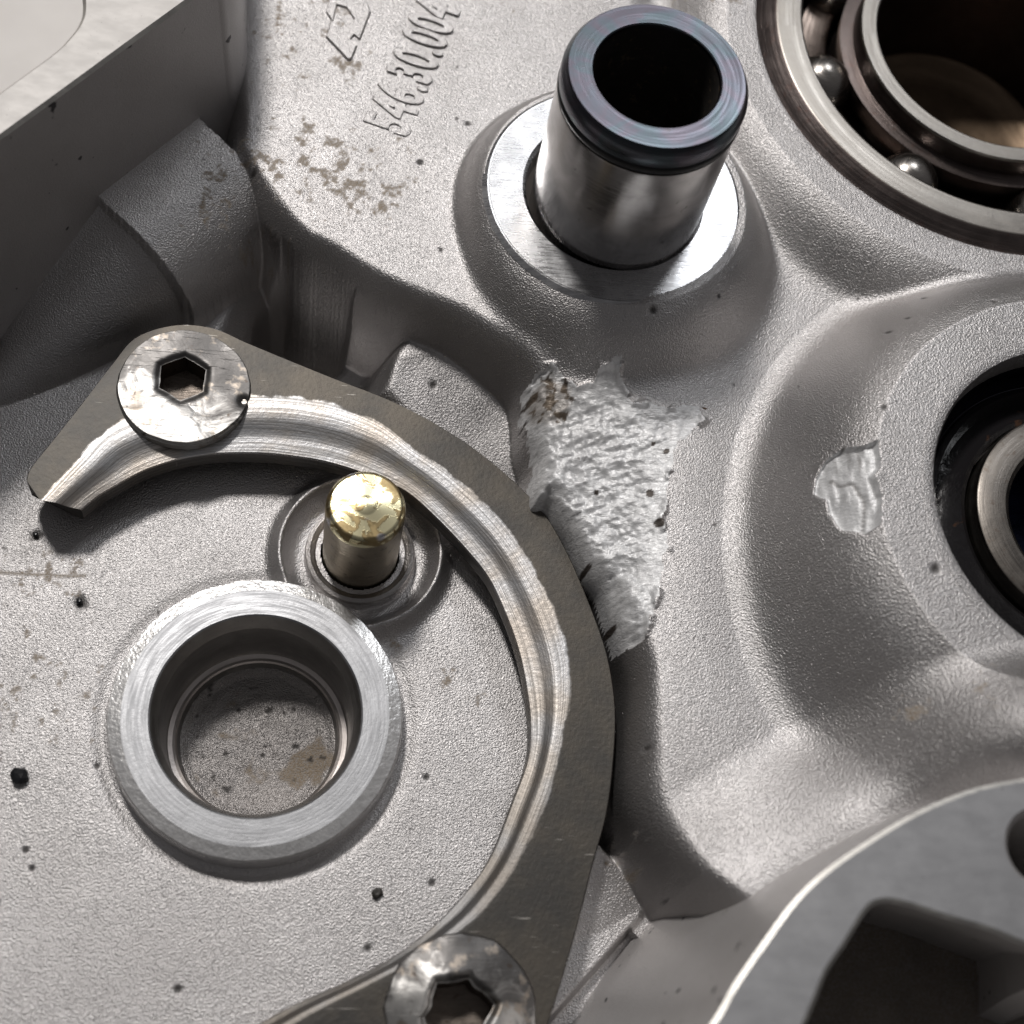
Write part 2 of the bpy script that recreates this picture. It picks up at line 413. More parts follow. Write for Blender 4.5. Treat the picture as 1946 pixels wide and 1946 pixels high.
# threadlike oil trail at left
tr = P(0, 1090, 0); tr2 = P(165, 1088, 0)
dirt = np.zeros(GX.shape)
trail = np.exp(-((GY - tr[1] - .03 * fbm(GX, GX * 0, 2.5, 3, 5)) / .014)**2) * (GX < tr2[0])
stain = np.maximum(stain, .9 * trail)
for (a, b, zz, s_) in [(395, 18, 1.5, .04), (482, 325, 1, .03), (798, 312, 1, .026), (888, 238, 1, .022), (837, 478, 1, .018), (68, 1016, 0, .045), (152, 1144, 0, .055), (1222, 636, 1, .03),
                       (820, 748, .2, .03), (185, 1455, 0, .02), (810, 1477, 0, .02), (821, 1678, 0, .024), (700, 1802, 0, .022), (48, 1615, 0, .02), (60, 1650, 0, .018), (338, 1880, 0, .025),
                       (1228, 1425, .8, .03), (1345, 605, 1, .014), (1665, 665, 1.4, .025), (1700, 640, 1.4, .02), (1750, 575, 1.4, .02), (1652, 810, 1.7, .025), (1745, 1112, 1.7, .035), (1835, 640, 1.4, .02)]:
    dd = np.hypot(*(np.stack([GX, GY]) - P(a, b, zz)[:2, None, None])) / s_
    dirt = np.maximum(dirt, np.clip(1.6 - dd * (1 + .4 * fbm(GX, GY, 20, 2, 15)), 0, 1))
    z = z - .02 * np.exp(-dd**2)
pores = fbm(GX, GY, 11, 2, 201); dirt = np.maximum(dirt, .8 * sstep((pores - .82) / .05))
bd = spot(1048, 760, .9, .20, .22)
dirt = np.maximum(dirt, sstep((fbm(GX, GY, 15, 3, 33) + bd * .75 - .48) / .12) * (bd > .15))
stain = np.maximum(stain, .85 * sstep((bd + .2 * nS - .30) / .3))
for (a, b, s_) in [(1233, 944, .05), (1250, 1002, .05), (1262, 868, .035), (1175, 1174, .04), (1124, 1062, .04), (1135, 932, .03), (1157, 1155, .03), (1238, 850, .03)]:
    dirt = np.maximum(dirt, sstep((spot(a, b, .88, s_) + .35 * fbm(GX, GY, 22, 2, 36) - .45) / .1))

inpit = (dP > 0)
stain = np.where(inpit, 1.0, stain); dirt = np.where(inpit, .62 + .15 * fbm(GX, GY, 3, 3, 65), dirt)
crk = catmull(pxpoly([(1592, 900), (1606, 915), (1622, 918), (1632, 940), (1640, 960), (1640, 1016)], 1.92), 40)
dk = np.full(GX.shape, 9.)
win = np.hypot(GX - crk[20][0], GY - crk[20][1]) < 1.2
xs_, ys_ = GX[win], GY[win]; dw = np.full(xs_.shape, 9.)
for a in crk: dw = np.minimum(dw, np.hypot(xs_ - a[0], ys_ - a[1]))
dk[win] = dw
cutl = cin * np.exp(-(dk / .016)**2)
z = z - .012 * cutl; dirt = np.maximum(dirt, .7 * cutl)
topc = P(1635, 880, 1.92); tz = cin * np.exp(-((GX - topc[0])**2 / .25**2 + (GY - topc[1])**2 / .16**2))
dirt = np.maximum(dirt, .55 * tz * sstep((fbm(GX * 9, GY * .8, 3, 3, 141) - .05) / .3))
# faces, with holes where turned parts pass through or where nothing is cast
ii, jj = np.meshgrid(np.arange(NX - 1), np.arange(NY - 1))
idx = (jj * NX + ii).ravel()
quads = np.stack([idx, idx + 1, idx + 1 + NX, idx + NX], -1)
cx = (GX[:-1, :-1] + STEP / 2).ravel(); cy = (GY[:-1, :-1] + STEP / 2).ravel()
kill = (np.hypot(cx - RING[0], cy - RING[1]) < 1.19) | (np.hypot(cx - DOWEL[0], cy - DOWEL[1] - .06) < 1.17) | (np.hypot(cx - BEAR[0], cy - BEAR[1]) < 2.50)
kill |= (np.hypot(cx - BEAR[0], cy - BEAR[1]) < 2.60) | (np.hypot(cx - HUB[0], cy - HUB[1]) < 1.57) | (np.hypot(cx - PIN[0], cy - PIN[1]) < .36)
kill |= (sv[:-1, :-1].ravel() < -.30) & (dB[:-1, :-1].ravel() < -.08)
gouge_f = ((dG[:-1, :-1] > 0) & (z[:-1, :-1] > .3)).ravel()
chip_f = (dC[:-1, :-1] > 0).ravel()

case = empty('engine_crankcase_half', (0, 0, 0), 'open grey cast aluminium crankcase half filling the picture', 'crankcase')
VV = np.stack([GX, GY, z], -1).reshape(-1, 3).astype(np.float32)
SA = stain.ravel().astype(np.float32); DA = dirt.ravel().astype(np.float32)
def sub(name, sel, mats, label=None):
    q_ = quads[sel]; used = np.unique(q_); remap = np.zeros(len(VV), np.int32); remap[used] = np.arange(len(used))
    me = mesh_np(name, VV[used], remap[q_])
    for nm, arr in (('stain', SA), ('dirt', DA)):
        a = me.attributes.new(nm, 'FLOAT', 'POINT'); a.data.foreach_set('value', arr[used])
    return link(name, me, mats, case, label=label)
sub('cast_body', ~kill & ~gouge_f & ~chip_f, CAST)
sub('chewed_patch', ~kill & gouge_f, CHEWED, 'bright torn and chewed metal beside the curved plate')
sub('chipped_patch', ~kill & chip_f, CHEWED, 'small bright chip on the raised rim round the right shaft')

# ------------------------------------------------------------------ outer walls with machined gasket face
RIMTOP = machined('machined_gasket_face', (.58, .58, .59), .44, 'soft', strength=.03, rot=1.0, speck=.5)
RIMPALE = machined('pale_scuffed_gasket_face', (.60, .58, .56), .62, 'soft', strength=.06, rot=.9, speck=.35, metal=.45)
EDGEM = machined('rubbed_bright_edge', (.70, .68, .64), .42, 'lin', strength=.1)
def offset_closed(poly, off):
    p = np.asarray(poly); nx = np.roll(p, -1, 0) - np.roll(p, 1, 0)
    n = np.stack([nx[:, 1], -nx[:, 0]], -1); n /= np.linalg.norm(n, axis=1, keepdims=True) + 1e-9
    area = .5 * np.sum(p[:, 0] * np.roll(p[:, 1], -1) - p[:, 1] * np.roll(p[:, 0], -1))
    return p + n * np.reshape(off * (1 if area > 0 else -1), (-1, 1)) if np.ndim(off) else p + n * off * (1 if area > 0 else -1)
def wall_loft(name, poly, levels, mats, hole=None, label=None, under=None):
    n = len(poly); V = []; Fs = []; mi = []
    for zz, of in levels:
        if under is not None and of > 0: of = np.where(under, -min(.22, of * 4), of)
        q_ = offset_closed(poly, of); V += [(a, b, zz) for a, b in q_]
    for k in range(len(levels) - 1):
        for i in range(n):
            j = (i + 1) % n; Fs.append((k * n + i, (k + 1) * n + i, (k + 1) * n + j, k * n + j)); mi.append(2 if k == 0 else 1)
    loops = [[Vector(V[i]) for i in range(n)]]
    if hole is not None:
        (hx, hy), hr = hole; m = 40; b0 = len(V)
        for zz, rr in ((levels[0][0], hr), (levels[0][0] - .05, hr - .04), (levels[0][0] - 1.0, hr - .04)):
            V += [(hx + rr * math.cos(2 * PI * i / m), hy + rr * math.sin(2 * PI * i / m), zz) for i in range(m)]
        for k in range(2):
            for i in range(m): j = (i + 1) % m; Fs.append((b0 + k * m + i, b0 + k * m + j, b0 + (k + 1) * m + j, b0 + (k + 1) * m + i)); mi.append(1)
        loops.append([Vector(V[b0 + i]) for i in range(m)])
    flat = list(range(n)) + ([b0 + i for i in range(m)] if hole is not None else [])
    for tri in tessellate_polygon(loops): Fs.append(tuple(flat[i] for i in tri)); mi.append(0)
    me = bpy.data.meshes.new(name); me.from_pydata(V, [], Fs)
    bm = bmesh.new(); bm.from_mesh(me); bmesh.ops.recalc_face_normals(bm, faces=bm.faces); bm.to_mesh(me); bm.free()
    me.polygons.foreach_set('material_index', mi)
    me.polygons.foreach_set('use_smooth', [True] * len(Fs)); me.set_sharp_from_angle(angle=math.radians(10))
    return link(name, me, mats, case, label=label)

r2out = catmull(pxpoly(RIM2_OUT, 2.5), 120); r2in = catmull(pxpoly(RIM2_IN, 2.5), 90)
poly2 = np.vstack([r2out, r2in])
hp = P(1985, 1612, 2.5)[:2]
wall_loft('outer_wall', poly2, [(2.5, -.03), (2.485, 0), (2.2, .02), (1.4, .10), (.7, .24), (.2, .42), (-.6, .60)], [RIMTOP, CAST_DARK, EDGEM], (hp, .30), 'curved outer wall at the lower right with bright edge', under=np.arange(len(poly2)) >= 124)
inner = [(-500, 627), (-160, 379), (0, 262), (120, 175), (240, 87), (360, 0), (430, -51)]
ip = pxpoly(inner, 2.5)
corner_b = [P(452, 135, 1.)[:2], P(457, 80, 1.)[:2], P(457, 20, 1.)[:2], P(457, -60, 1.)[:2], P(456, -260, 1.)[:2]]
ip = np.vstack([ip[:-1], ip[-2] + (ip[-1] - ip[-2]) * np.array([[.35], [.7], [.92]]), np.array(corner_b)])
ip = catmull(ip, 160)
outer_px = [(300, -420), (165, -200), (152, -60), (157, 10), (150, 42), (128, 72), (96, 102), (0, 172), (-160, 290), (-500, 535)]
op = catmull(pxpoly(outer_px, 2.5), 80)
poly1 = np.vstack([ip, op])
wall_loft('outer_wall', poly1, [(2.5, -.03), (2.47, 0), (2.2, .01), (1.2, .06), (.4, .12), (-1.2, .2)], [RIMPALE, CAST_DARK, EDGEM], label='straight tall outer wall at the upper left')
sh = bpy.data.meshes.new('white_sheet'); sh.from_pydata([(-40, -30, -1.3), (60, -30, -1.3), (60, 60, -1.3), (-40, 60, -1.3)], [], [(0, 1, 2, 3)])
tp_ = NT('white_paper'); WP = tp_.out(tp_.mix(tp_.ramp(tp_.noise(tp_.coord(), 2, 3), .3, .7), (.78, .75, .72), (.82, .79, .76)), 0, .8)
link('workbench_sheet', sh, WP, kind='structure', label='off-white bench surface seen past the top left of the crankcase', cat='surface')

# ------------------------------------------------------------------ big bored ring
RINGM = machined('turned_grey_aluminium', (.45, .455, .47), .46, 'circ', 45, 3, .15, speck=.25)
def hammered():
    t = NT('hammered_bright_edge'); v = t.coord(); n = t.noise(v, 16, 3, .6)
    nz = t.bump(n, .22, .03); nz = t.bump(t.noise(v, 40, 2), .25, .01, nz)
    return t.out(t.mix(t.ramp(n, .35, .6), (.84, .83, .82), (.97, .96, .95)), .85, .31, nz)
HAMMER = hammered()
def jit_ring(th, R, Z):
    n = .008 * fbm(np.cos(th) * 3, np.sin(th) * 3, 3, 4, 13)
    R[:, 2:5] += n[:, 2:5] ; return R, Z
def lathe_mi(name, prof, mi, mats, loc, parent, n=180, jitter=None, angle=30, label=None):
    me = lathe(name, prof, n, jitter=jitter, angle=angle)
    me.polygons.foreach_set('material_index', np.tile(np.array(mi, np.int32), n))
    return link(name, me, mats, parent, loc=loc, label=label)
DARKBORE = machined('turned_bore_wall', (.40, .39, .38), .38, 'circ', 40, 1.5, .2, speck=.4)
FLOORM = cast_material('rough_cast_bore_floor', .80, .25, 1.5)
prof = [(1.262, -.06), (1.258, .05), (1.245, .20), (1.240, .300), (1.228, .322), (1.125, .35), (.90, .352), (.885, .34), (.865, .30), (.825, .20), (.82, .16),
        (.81, -.10), (.80, -.36), (.79, -.40), (.75, -.41), (.725, -.405), (.71, -.42), (.70, -.47), (.68, -.53)]
mi = [1, 1, 1, 1, 1, 0, 0, 2, 2, 2, 2, 2, 2, 3, 3, 3, 2, 2]
LEDGE = machined('turned_pale_ledge', (.62, .57, .54), .40, 'circ', 30, 1.5, .1)
lathe_mi('bearing_seat_ring', prof, mi, [RINGM, HAMMER, DARKBORE, LEDGE], (*RING, -.12), case, jitter=jit_ring, angle=9, label='large bored ring with bright chewed rim at the lower left')
# floor of that bore: lightly dished rough casting
rr = np.linspace(0, .69, 60); th = np.linspace(0, 2 * PI, 120, endpoint=False)
RR, TT = np.meshgrid(rr, th); xx = RR * np.cos(TT); yy = RR * np.sin(TT)
zz = -.55 + .012 * fbm(xx, yy, 9, 4, 301) + .03 * sstep((RR - .60) / .09)
i = np.arange(120)[:, None]; j = np.arange(59)[None, :]
Fq = np.stack([i * 60 + j, i * 60 + j + 1, ((i + 1) % 120) * 60 + j + 1, ((i + 1) % 120) * 60 + j], -1).reshape(-1, 4)
me = mesh_np('bore_floor', np.stack([xx, yy, zz], -1).reshape(-1, 3), Fq)
for nm, f in (('stain', sstep((fbm(xx, yy, 5, 3, 305) + .9 * np.exp(-((xx - .45)**2 + (yy + .25)**2) / .05) - .55) / .25)), ('dirt', sstep((fbm(xx, yy, 11, 2, 311) - .55) / .08))):
    a = me.attributes.new(nm, 'FLOAT', 'POINT'); a.data.foreach_set('value', f.ravel().astype(np.float32))
link('bore_floor', me, FLOORM, case, loc=(*RING, -.10))

# ------------------------------------------------------------------ hollow shaft on its machined seat
SEAT = machined('faced_bright_aluminium', (.62, .62, .63), .27, 'lin', strength=.12, rot=.75, speck=.15)
lathe_mi('machined_seat', [(1.25, 1.36), (1.235, 1.42), (1.19, 1.448), (1.175, 1.447), (1.172, 1.45), (.862, 1.45), (.84, 1.43), (.825, 1.41), (.82, 1.2)], [0] * 8, [SEAT], (DOWEL[0] - .03, DOWEL[1] + .03, 0), case, label='bright machined round seat under the hollow shaft')

def wide(p, k=1.078): return [(r_ * k, z_) for r_, z_ in p]
def steel(name, col, rough, tint=None):
    t = NT(name); v = t.coord(); vc = t.circ(40, 90, .8)
    n = t.noise(vc, 1, 3, .5); m = t.noise(v, 3.0, 3, .6, .5)
    c = t.mix(t.ramp(m, .35, .65), tuple(k * .75 for k in col), col)
    if tint:
        r_ = t.n.new('ShaderNodeValToRGB'); t.l.new(t.noise(v, 1.7, 3, .5, 1.2), r_.inputs[0])
        for k, (p_, cc) in enumerate(tint):
            el = r_.color_ramp.elements[k] if k < 2 else r_.color_ramp.elements.new(p_)
            el.position = p_; el.color = (*cc, 1)
        c = t.mix(.85, c, r_.outputs[0]); c = t.mix(.25, c, (.05, .055, .07))
    c = t.mix(t.math('MULTIPLY', t.ramp(t.noise(v, 9, 3, .6), .64, .74), .5), c, (.09, .08, .07))
    return t.out(c, 1, t.ramp(n, .3, .7, rough * .8, rough * 1.3), t.bump(n, .06, .01))
SHAFT = steel('ground_shaft_steel', (.56, .545, .54), .20)
BLUED = steel('heat_blued_steel', (.15, .16, .19), .30, [(.36, (.12, .125, .14)), (.66, (.125, .13, .15)), (.46, (.105, .135, .145)), (.56, (.14, .12, .14)), (.50, (.12, .13, .15))])
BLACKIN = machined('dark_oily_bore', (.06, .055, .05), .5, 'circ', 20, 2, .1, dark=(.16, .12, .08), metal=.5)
sroot = empty('hollow_shaft', (*DOWEL, 1.42), 'upright hollow steel shaft with blued end standing on the bright round seat', 'shaft')
me = lathe('shaft_body', wide([(.73, -.3), (.735, .0), (.74, .04), (.742, .12), (.742, 1.36), (.738, 1.385), (.70, 1.39), (.695, 1.40), (.695, 1.47), (.70, 1.485), (.738, 1.49)]), 200)
link('shaft_body', me, SHAFT, sroot)
me = lathe('blued_collar', wide([(.738, 1.49), (.745, 1.505), (.745, 1.60), (.738, 1.63), (.71, 1.685), (.698, 1.70), (.515, 1.70), (.505, 1.69), (.50, 1.66)]), 200)
link('blued_collar', me, BLUED, sroot)
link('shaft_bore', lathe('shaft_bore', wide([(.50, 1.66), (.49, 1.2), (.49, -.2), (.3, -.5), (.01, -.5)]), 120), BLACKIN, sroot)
trb = NT('black_rubber'); RUB = trb.out((.012, .012, .013), 0, .32)
link('rubber_ring', lathe('rubber_ring', [(.778 + .028 * math.cos(a), 1.437 + .04 * math.sin(a)) for a in np.linspace(0, 2 * PI, 14)], 160), RUB, sroot)

# ------------------------------------------------------------------ yellow passivated pin
pinr = empty('dowel_pin', (*PIN, 0), 'short steel pin with shiny gold top standing inside the curved plate', 'pin')
def goldm():
    t = NT('yellow_passivated_steel'); v = t.coord(); n = t.noise(v, 6.5, 4, .6, .7)
    st_ = t.ramp(n, .50, .53)
    c = t.mix(t.math('MULTIPLY', st_, .9), (.98, .90, .58), (.32, .23, .11))
    c = t.mix(t.ramp(t.noise(v, 3, 2), .62, .68), c, (.55, .55, .58))
    return t.out(c, 1, t.ramp(n, .5, .65, .26, .5), t.bump(st_, .12, .01))
GOLD = goldm()
PINM = machined('dull_pin_steel', (.44, .38, .29), .33, 'circ', 60, 1, .12, dark=(.2, .17, .13))
link('pin_top', lathe('pin_top', [(.343, .98), (.342, 1.03), (.330, 1.07), (.308, 1.092), (.29, 1.096), (.10, 1.102), (.085, 1.106), (.05, 1.116), (.001, 1.118)], 120), GOLD, pinr)
link('pin_body', lathe('pin_body', [(.335, -.4), (.340, .0), (.343, .3), (.343, .98)], 120), PINM, pinr)
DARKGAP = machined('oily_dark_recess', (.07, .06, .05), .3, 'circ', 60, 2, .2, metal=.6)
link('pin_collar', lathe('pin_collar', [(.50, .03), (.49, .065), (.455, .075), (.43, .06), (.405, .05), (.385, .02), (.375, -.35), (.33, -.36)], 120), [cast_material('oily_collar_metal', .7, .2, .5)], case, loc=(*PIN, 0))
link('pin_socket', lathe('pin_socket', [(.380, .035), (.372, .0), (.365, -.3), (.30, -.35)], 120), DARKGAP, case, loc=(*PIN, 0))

# ------------------------------------------------------------------ ball bearing
BROWN = machined('brown_race_edge', (.15, .125, .118), .36, 'circ', 55, 2, .25, dark=(.14, .10, .09))
RACE = machined('race_steel', (.36, .335, .305), .34, 'circ', 50, 1.2, .08, speck=.1)
BALLM = steel('polished_ball_steel', (.46, .43, .40), .24)
CAGE = machined('cage_steel', (.26, .21, .18), .30, 'circ', 30, 2, .1)
bb = empty('ball_bearing', (*BEAR, 0), 'large open ball bearing in the upper right corner', 'bearing')
lathe_mi('outer_race', [(2.53, 1.0), (2.535, 1.31), (2.52, 1.335), (2.40, 1.415), (2.37, 1.435), (2.35, 1.452), (2.335, 1.455), (2.10, 1.455), (2.075, 1.44), (2.07, 1.25), (2.11, 1.1), (2.15, .95), (2.1, .7)],
         [1, 1, 1, 1, 1, 0, 0, 0, 0, 0, 0, 0], [RACE, BROWN], (0, 0, 0), bb)
lathe_mi('inner_race', [(1.62, .7), (1.55, .9), (1.60, 1.15), (1.60, 1.22), (1.47, 1.24), (1.46, 1.43), (1.445, 1.455), (1.30, 1.455), (1.28, 1.44), (1.275, 1.2), (1.275, -.4)], [1, 1, 1, 1, 1, 0, 0, 0, 1, 1], [RACE, BROWN], (0, 0, 0), bb)
pitch = 1.83
bp = P(1572, 160, 1.05)[:2] - np.array(BEAR); a0 = math.atan2(bp[1], bp[0])
bp2 = P(1762, 345, 1.05)[:2] - np.array(BEAR); a1 = math.atan2(bp2[1], bp2[0])
nb = max(8, round(2 * PI / abs(a1 - a0)))
bme = bpy.data.meshes.new('ball'); bm = bmesh.new(); bmesh.ops.create_uvsphere(bm, u_segments=48, v_segments=28, radius=.33)
for f in bm.faces: f.smooth = True
bm.to_mesh(bme); bm.free()
for k in range(nb):
    a = a0 + 2 * PI * k / nb
    o = bpy.data.objects.new('ball', bme); C.objects.link(o); o.parent = bb
    if k == 0: bme.materials.append(BALLM)
    o.location = (pitch * math.cos(a), pitch * math.sin(a), 1.0)
def jit_cage(th, R, Z):
    w = np.cos((th - a0) * nb); R += .05 * np.clip(w, -1, 1) * 0; Z += .05 * w; return R, Z
link('ball_cage', lathe('ball_cage', [(1.66, .98), (1.66, 1.12), (1.70, 1.14), (1.96, 1.13), (2.0, 1.08), (2.0, .9)], 300, jitter=lambda th, R, Z: (R, Z - .16 + .02 * np.cos((th - a0) * nb))), CAGE, bb)
link('bearing_housing_lip', lathe('bearing_housing_lip', [(2.66, 1.37), (2.64, 1.402), (2.59, 1.405), (2.555, 1.40), (2.545, 1.38), (2.54, 1.0)], 240), CAST, case, loc=(*BEAR, 0))
link('seal_housing_lip', lathe('seal_housing_lip', [(1.66, 1.71), (1.63, 1.743), (1.57, 1.745), (1.53, 1.735), (1.51, 1.70), (1.505, 1.3)], 240), CAST, case, loc=(*HUB, HZ))
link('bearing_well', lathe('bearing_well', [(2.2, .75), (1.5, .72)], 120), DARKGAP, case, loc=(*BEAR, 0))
link('bearing_bore_floor', lathe('bearing_bore_floor', [(1.29, -.1), (1.1, -.2), (.9, -.25), (.01, -.28)], 120), machined('brown_bore_floor', (.20, .145, .10), .42, 'circ', 10, 2, .2), case, loc=(*BEAR, 0))

# ------------------------------------------------------------------ oil seal and shaft end at the right
SEALR = NT('oily_black_rubber'); vv = SEALR.coord()
SEALR = SEALR.out(SEALR.mix(SEALR.ramp(SEALR.noise(vv, 6, 3, .6), .62, .75), (.012, .011, .012), (.07, .035, .02)), 0, .16, SEALR.bump(SEALR.noise(vv, 10, 3), .3, .02))
seal = empty('oil_seal', (*HUB, HZ), 'black rubber oil seal in the round opening at the right edge', 'seal')
link('seal_shell', lathe('seal_shell', wide([(1.548, 1.50), (1.545, 1.46), (1.54, 1.30), (1.50, 1.23), (1.46, 1.25), (1.42, 1.24)], .972), 160), machined('dark_seal_shell', (.06, .058, .07), .25, 'circ', 50, 2, .1), seal)
link('seal_lip', lathe('seal_lip', wide([(1.46, 1.24), (1.43, 1.30), (1.38, 1.32), (1.35, 1.26), (1.32, 1.18), (1.28, 1.20), (1.20, 1.24), (1.13, 1.30), (1.09, 1.28), (1.08, 1.0)], .972), 160), SEALR, seal)
sh_ = empty('shaft_end', (*HUB, HZ), 'grey turned shaft end inside the black oil seal at the right edge', 'shaft')
link('shaft_sleeve', lathe('shaft_sleeve', wide([(1.06, .9), (1.06, 1.40), (1.045, 1.44), (1.03, 1.45), (.79, 1.45), (.75, 1.42), (.74, 1.3)], .972), 160), machined('turned_sleeve_steel', (.17, .155, .14), .36, 'circ', 60, 1, .12, dark=(.12, .10, .085)), sh_)
link('sleeve_bore', lathe('sleeve_bore', wide([(.75, 1.30), (.74, .4), (.01, .4)], .972), 120), machined('blue_dark_bore', (.05, .06, .11), .25, 'circ', 30, 2, .1), sh_)

# ------------------------------------------------------------------ curved retaining plate
ST = [((50, 912), (76, 950), (152, 968)), ((58, 888), (104, 920), (186, 941)), ((104, 830), (148, 872), (227, 917)), ((158, 762), (190, 822), (275, 892)),
      ((212, 692), (248, 792), (340, 871)), ((258, 640), (322, 772), (405, 861)), ((330, 617), (402, 756), (455, 859)), ((402, 622), (462, 750), (506, 860)),
      ((470, 651), (522, 748), (560, 866)), ((550, 684), (582, 754), (610, 874)), ((640, 720), (650, 769), (668, 890)), ((736, 757), (722, 800), (726, 912)),
      ((820, 799), (786, 850), (775, 935)), ((900, 850), (852, 893), (832, 985)), ((978, 914), (921, 953), (886, 1042)), ((1037, 978), (971, 1010), (930, 1098)),
      ((1084, 1060), (1024, 1090), (962, 1165)), ((1128, 1165), (1062, 1175), (987, 1235)), ((1156, 1250), (1082, 1255), (1002, 1305)), ((1170, 1345), (1080, 1335), (1010, 1375)),
      ((1167, 1440), (1064, 1430), (1005, 1443)), ((1154, 1545), (1036, 1535), (976, 1525)), ((1128, 1640), (988, 1640), (935, 1627)), ((1103, 1740), (928, 1722), (880, 1705)),
      ((1075, 1840), (858, 1782), (815, 1770)), ((1042, 1945), (780, 1830), (740, 1824)), ((1000, 2060), (690, 1878), (655, 1868)), ((930, 2160), (600, 1925), (565, 1908)), ((820, 2230), (520, 1975), (470, 1960))]
ZT, ZI, ZB = .50, .41, .20
NS = 520
O = catmull(pxpoly([s[0] for s in ST], ZT), NS); Mi = catmull(pxpoly([s[1] for s in ST], ZT), NS); I = catmull(pxpoly([s[2] for s in ST], ZI), NS)
sarc = np.concatenate([[0], np.cumsum(np.linalg.norm(np.diff(Mi, axis=0), axis=1))])
# worn, slightly wandering inner land
wob = .02 * fbm(sarc, sarc * 0, 1.1, 3, 401)[:, None]
dirn = (I - Mi); dirn /= np.linalg.norm(dirn, axis=1, keepdims=True)
Mi = Mi + dirn * wob
rows = []; uvs = []
def row(p, zv, t_): rows.append(np.c_[p, np.full(NS, 0) + zv]); uvs.append(np.c_[sarc, np.full(NS, t_)])
on = (O - Mi); on /= np.linalg.norm(on, axis=1, keepdims=True)
row(O - on * .015, ZB, -.15); row(O, ZB + .02, -.12); row(O, ZT - .02, -.04); row(O - on * .012, ZT, 0.0)
NT_ = 16; NM = 16
for k in range(1, NT_ + 1):
    f = k / NT_; row((O - on * .012) * (1 - f) + Mi * f, ZT, f * .5)
for k in range(1, NM + 1):
    f = k / NM; p = Mi * (1 - f) + I * f
    drop = (ZT - ZI) * (f**1.5 * .55 + .45 * sstep(np.array((f - .35) / .4)))
    row(p, ZT - drop + .0012 * fbm(sarc * .5, np.full(NS, f * 9), 2.2, 3, 411) * math.sin(PI * f), .5 + f * .5)
row(I + dirn * .012, ZI - .03, 1.03); row(I + dirn * .012, ZB + .02, 1.25); row(I - dirn * .01, ZB, 1.3)
V = np.stack(rows, 1); U = np.stack(uvs, 1); m = V.shape[1]
i = np.arange(NS - 1)[:, None]; j = np.arange(m - 1)[None, :]
Fq = np.stack([i * m + j, i * m + j + 1, (i + 1) * m + j + 1, (i + 1) * m + j], -1).reshape(-1, 4)
Vf = V.reshape(-1, 3); cen = Vf[Fq].mean(1)
SC1 = P(350.5, 735, .53)[:2]; SC2 = P(876.5, 1925, .53)[:2]
keep = ~(((np.hypot(cen[:, 0] - SC1[0], cen[:, 1] - SC1[1]) < .52) | (np.hypot(cen[:, 0] - SC2[0], cen[:, 1] - SC2[1]) < .50)) & (cen[:, 2] > .34))
Fq = Fq[keep]
me = mesh_np('plate_body', Vf, Fq, uv=U.reshape(-1, 2))
bm = bmesh.new(); bm.from_mesh(me); bm.verts.ensure_lookup_table()
for s_ in (0, NS - 1):                                     # the two ends
    try: bm.faces.new([bm.verts[s_ * m + k] for k in range(m)])
    except ValueError: pass
bmesh.ops.recalc_face_normals(bm, faces=bm.faces); bm.to_mesh(me); bm.free()
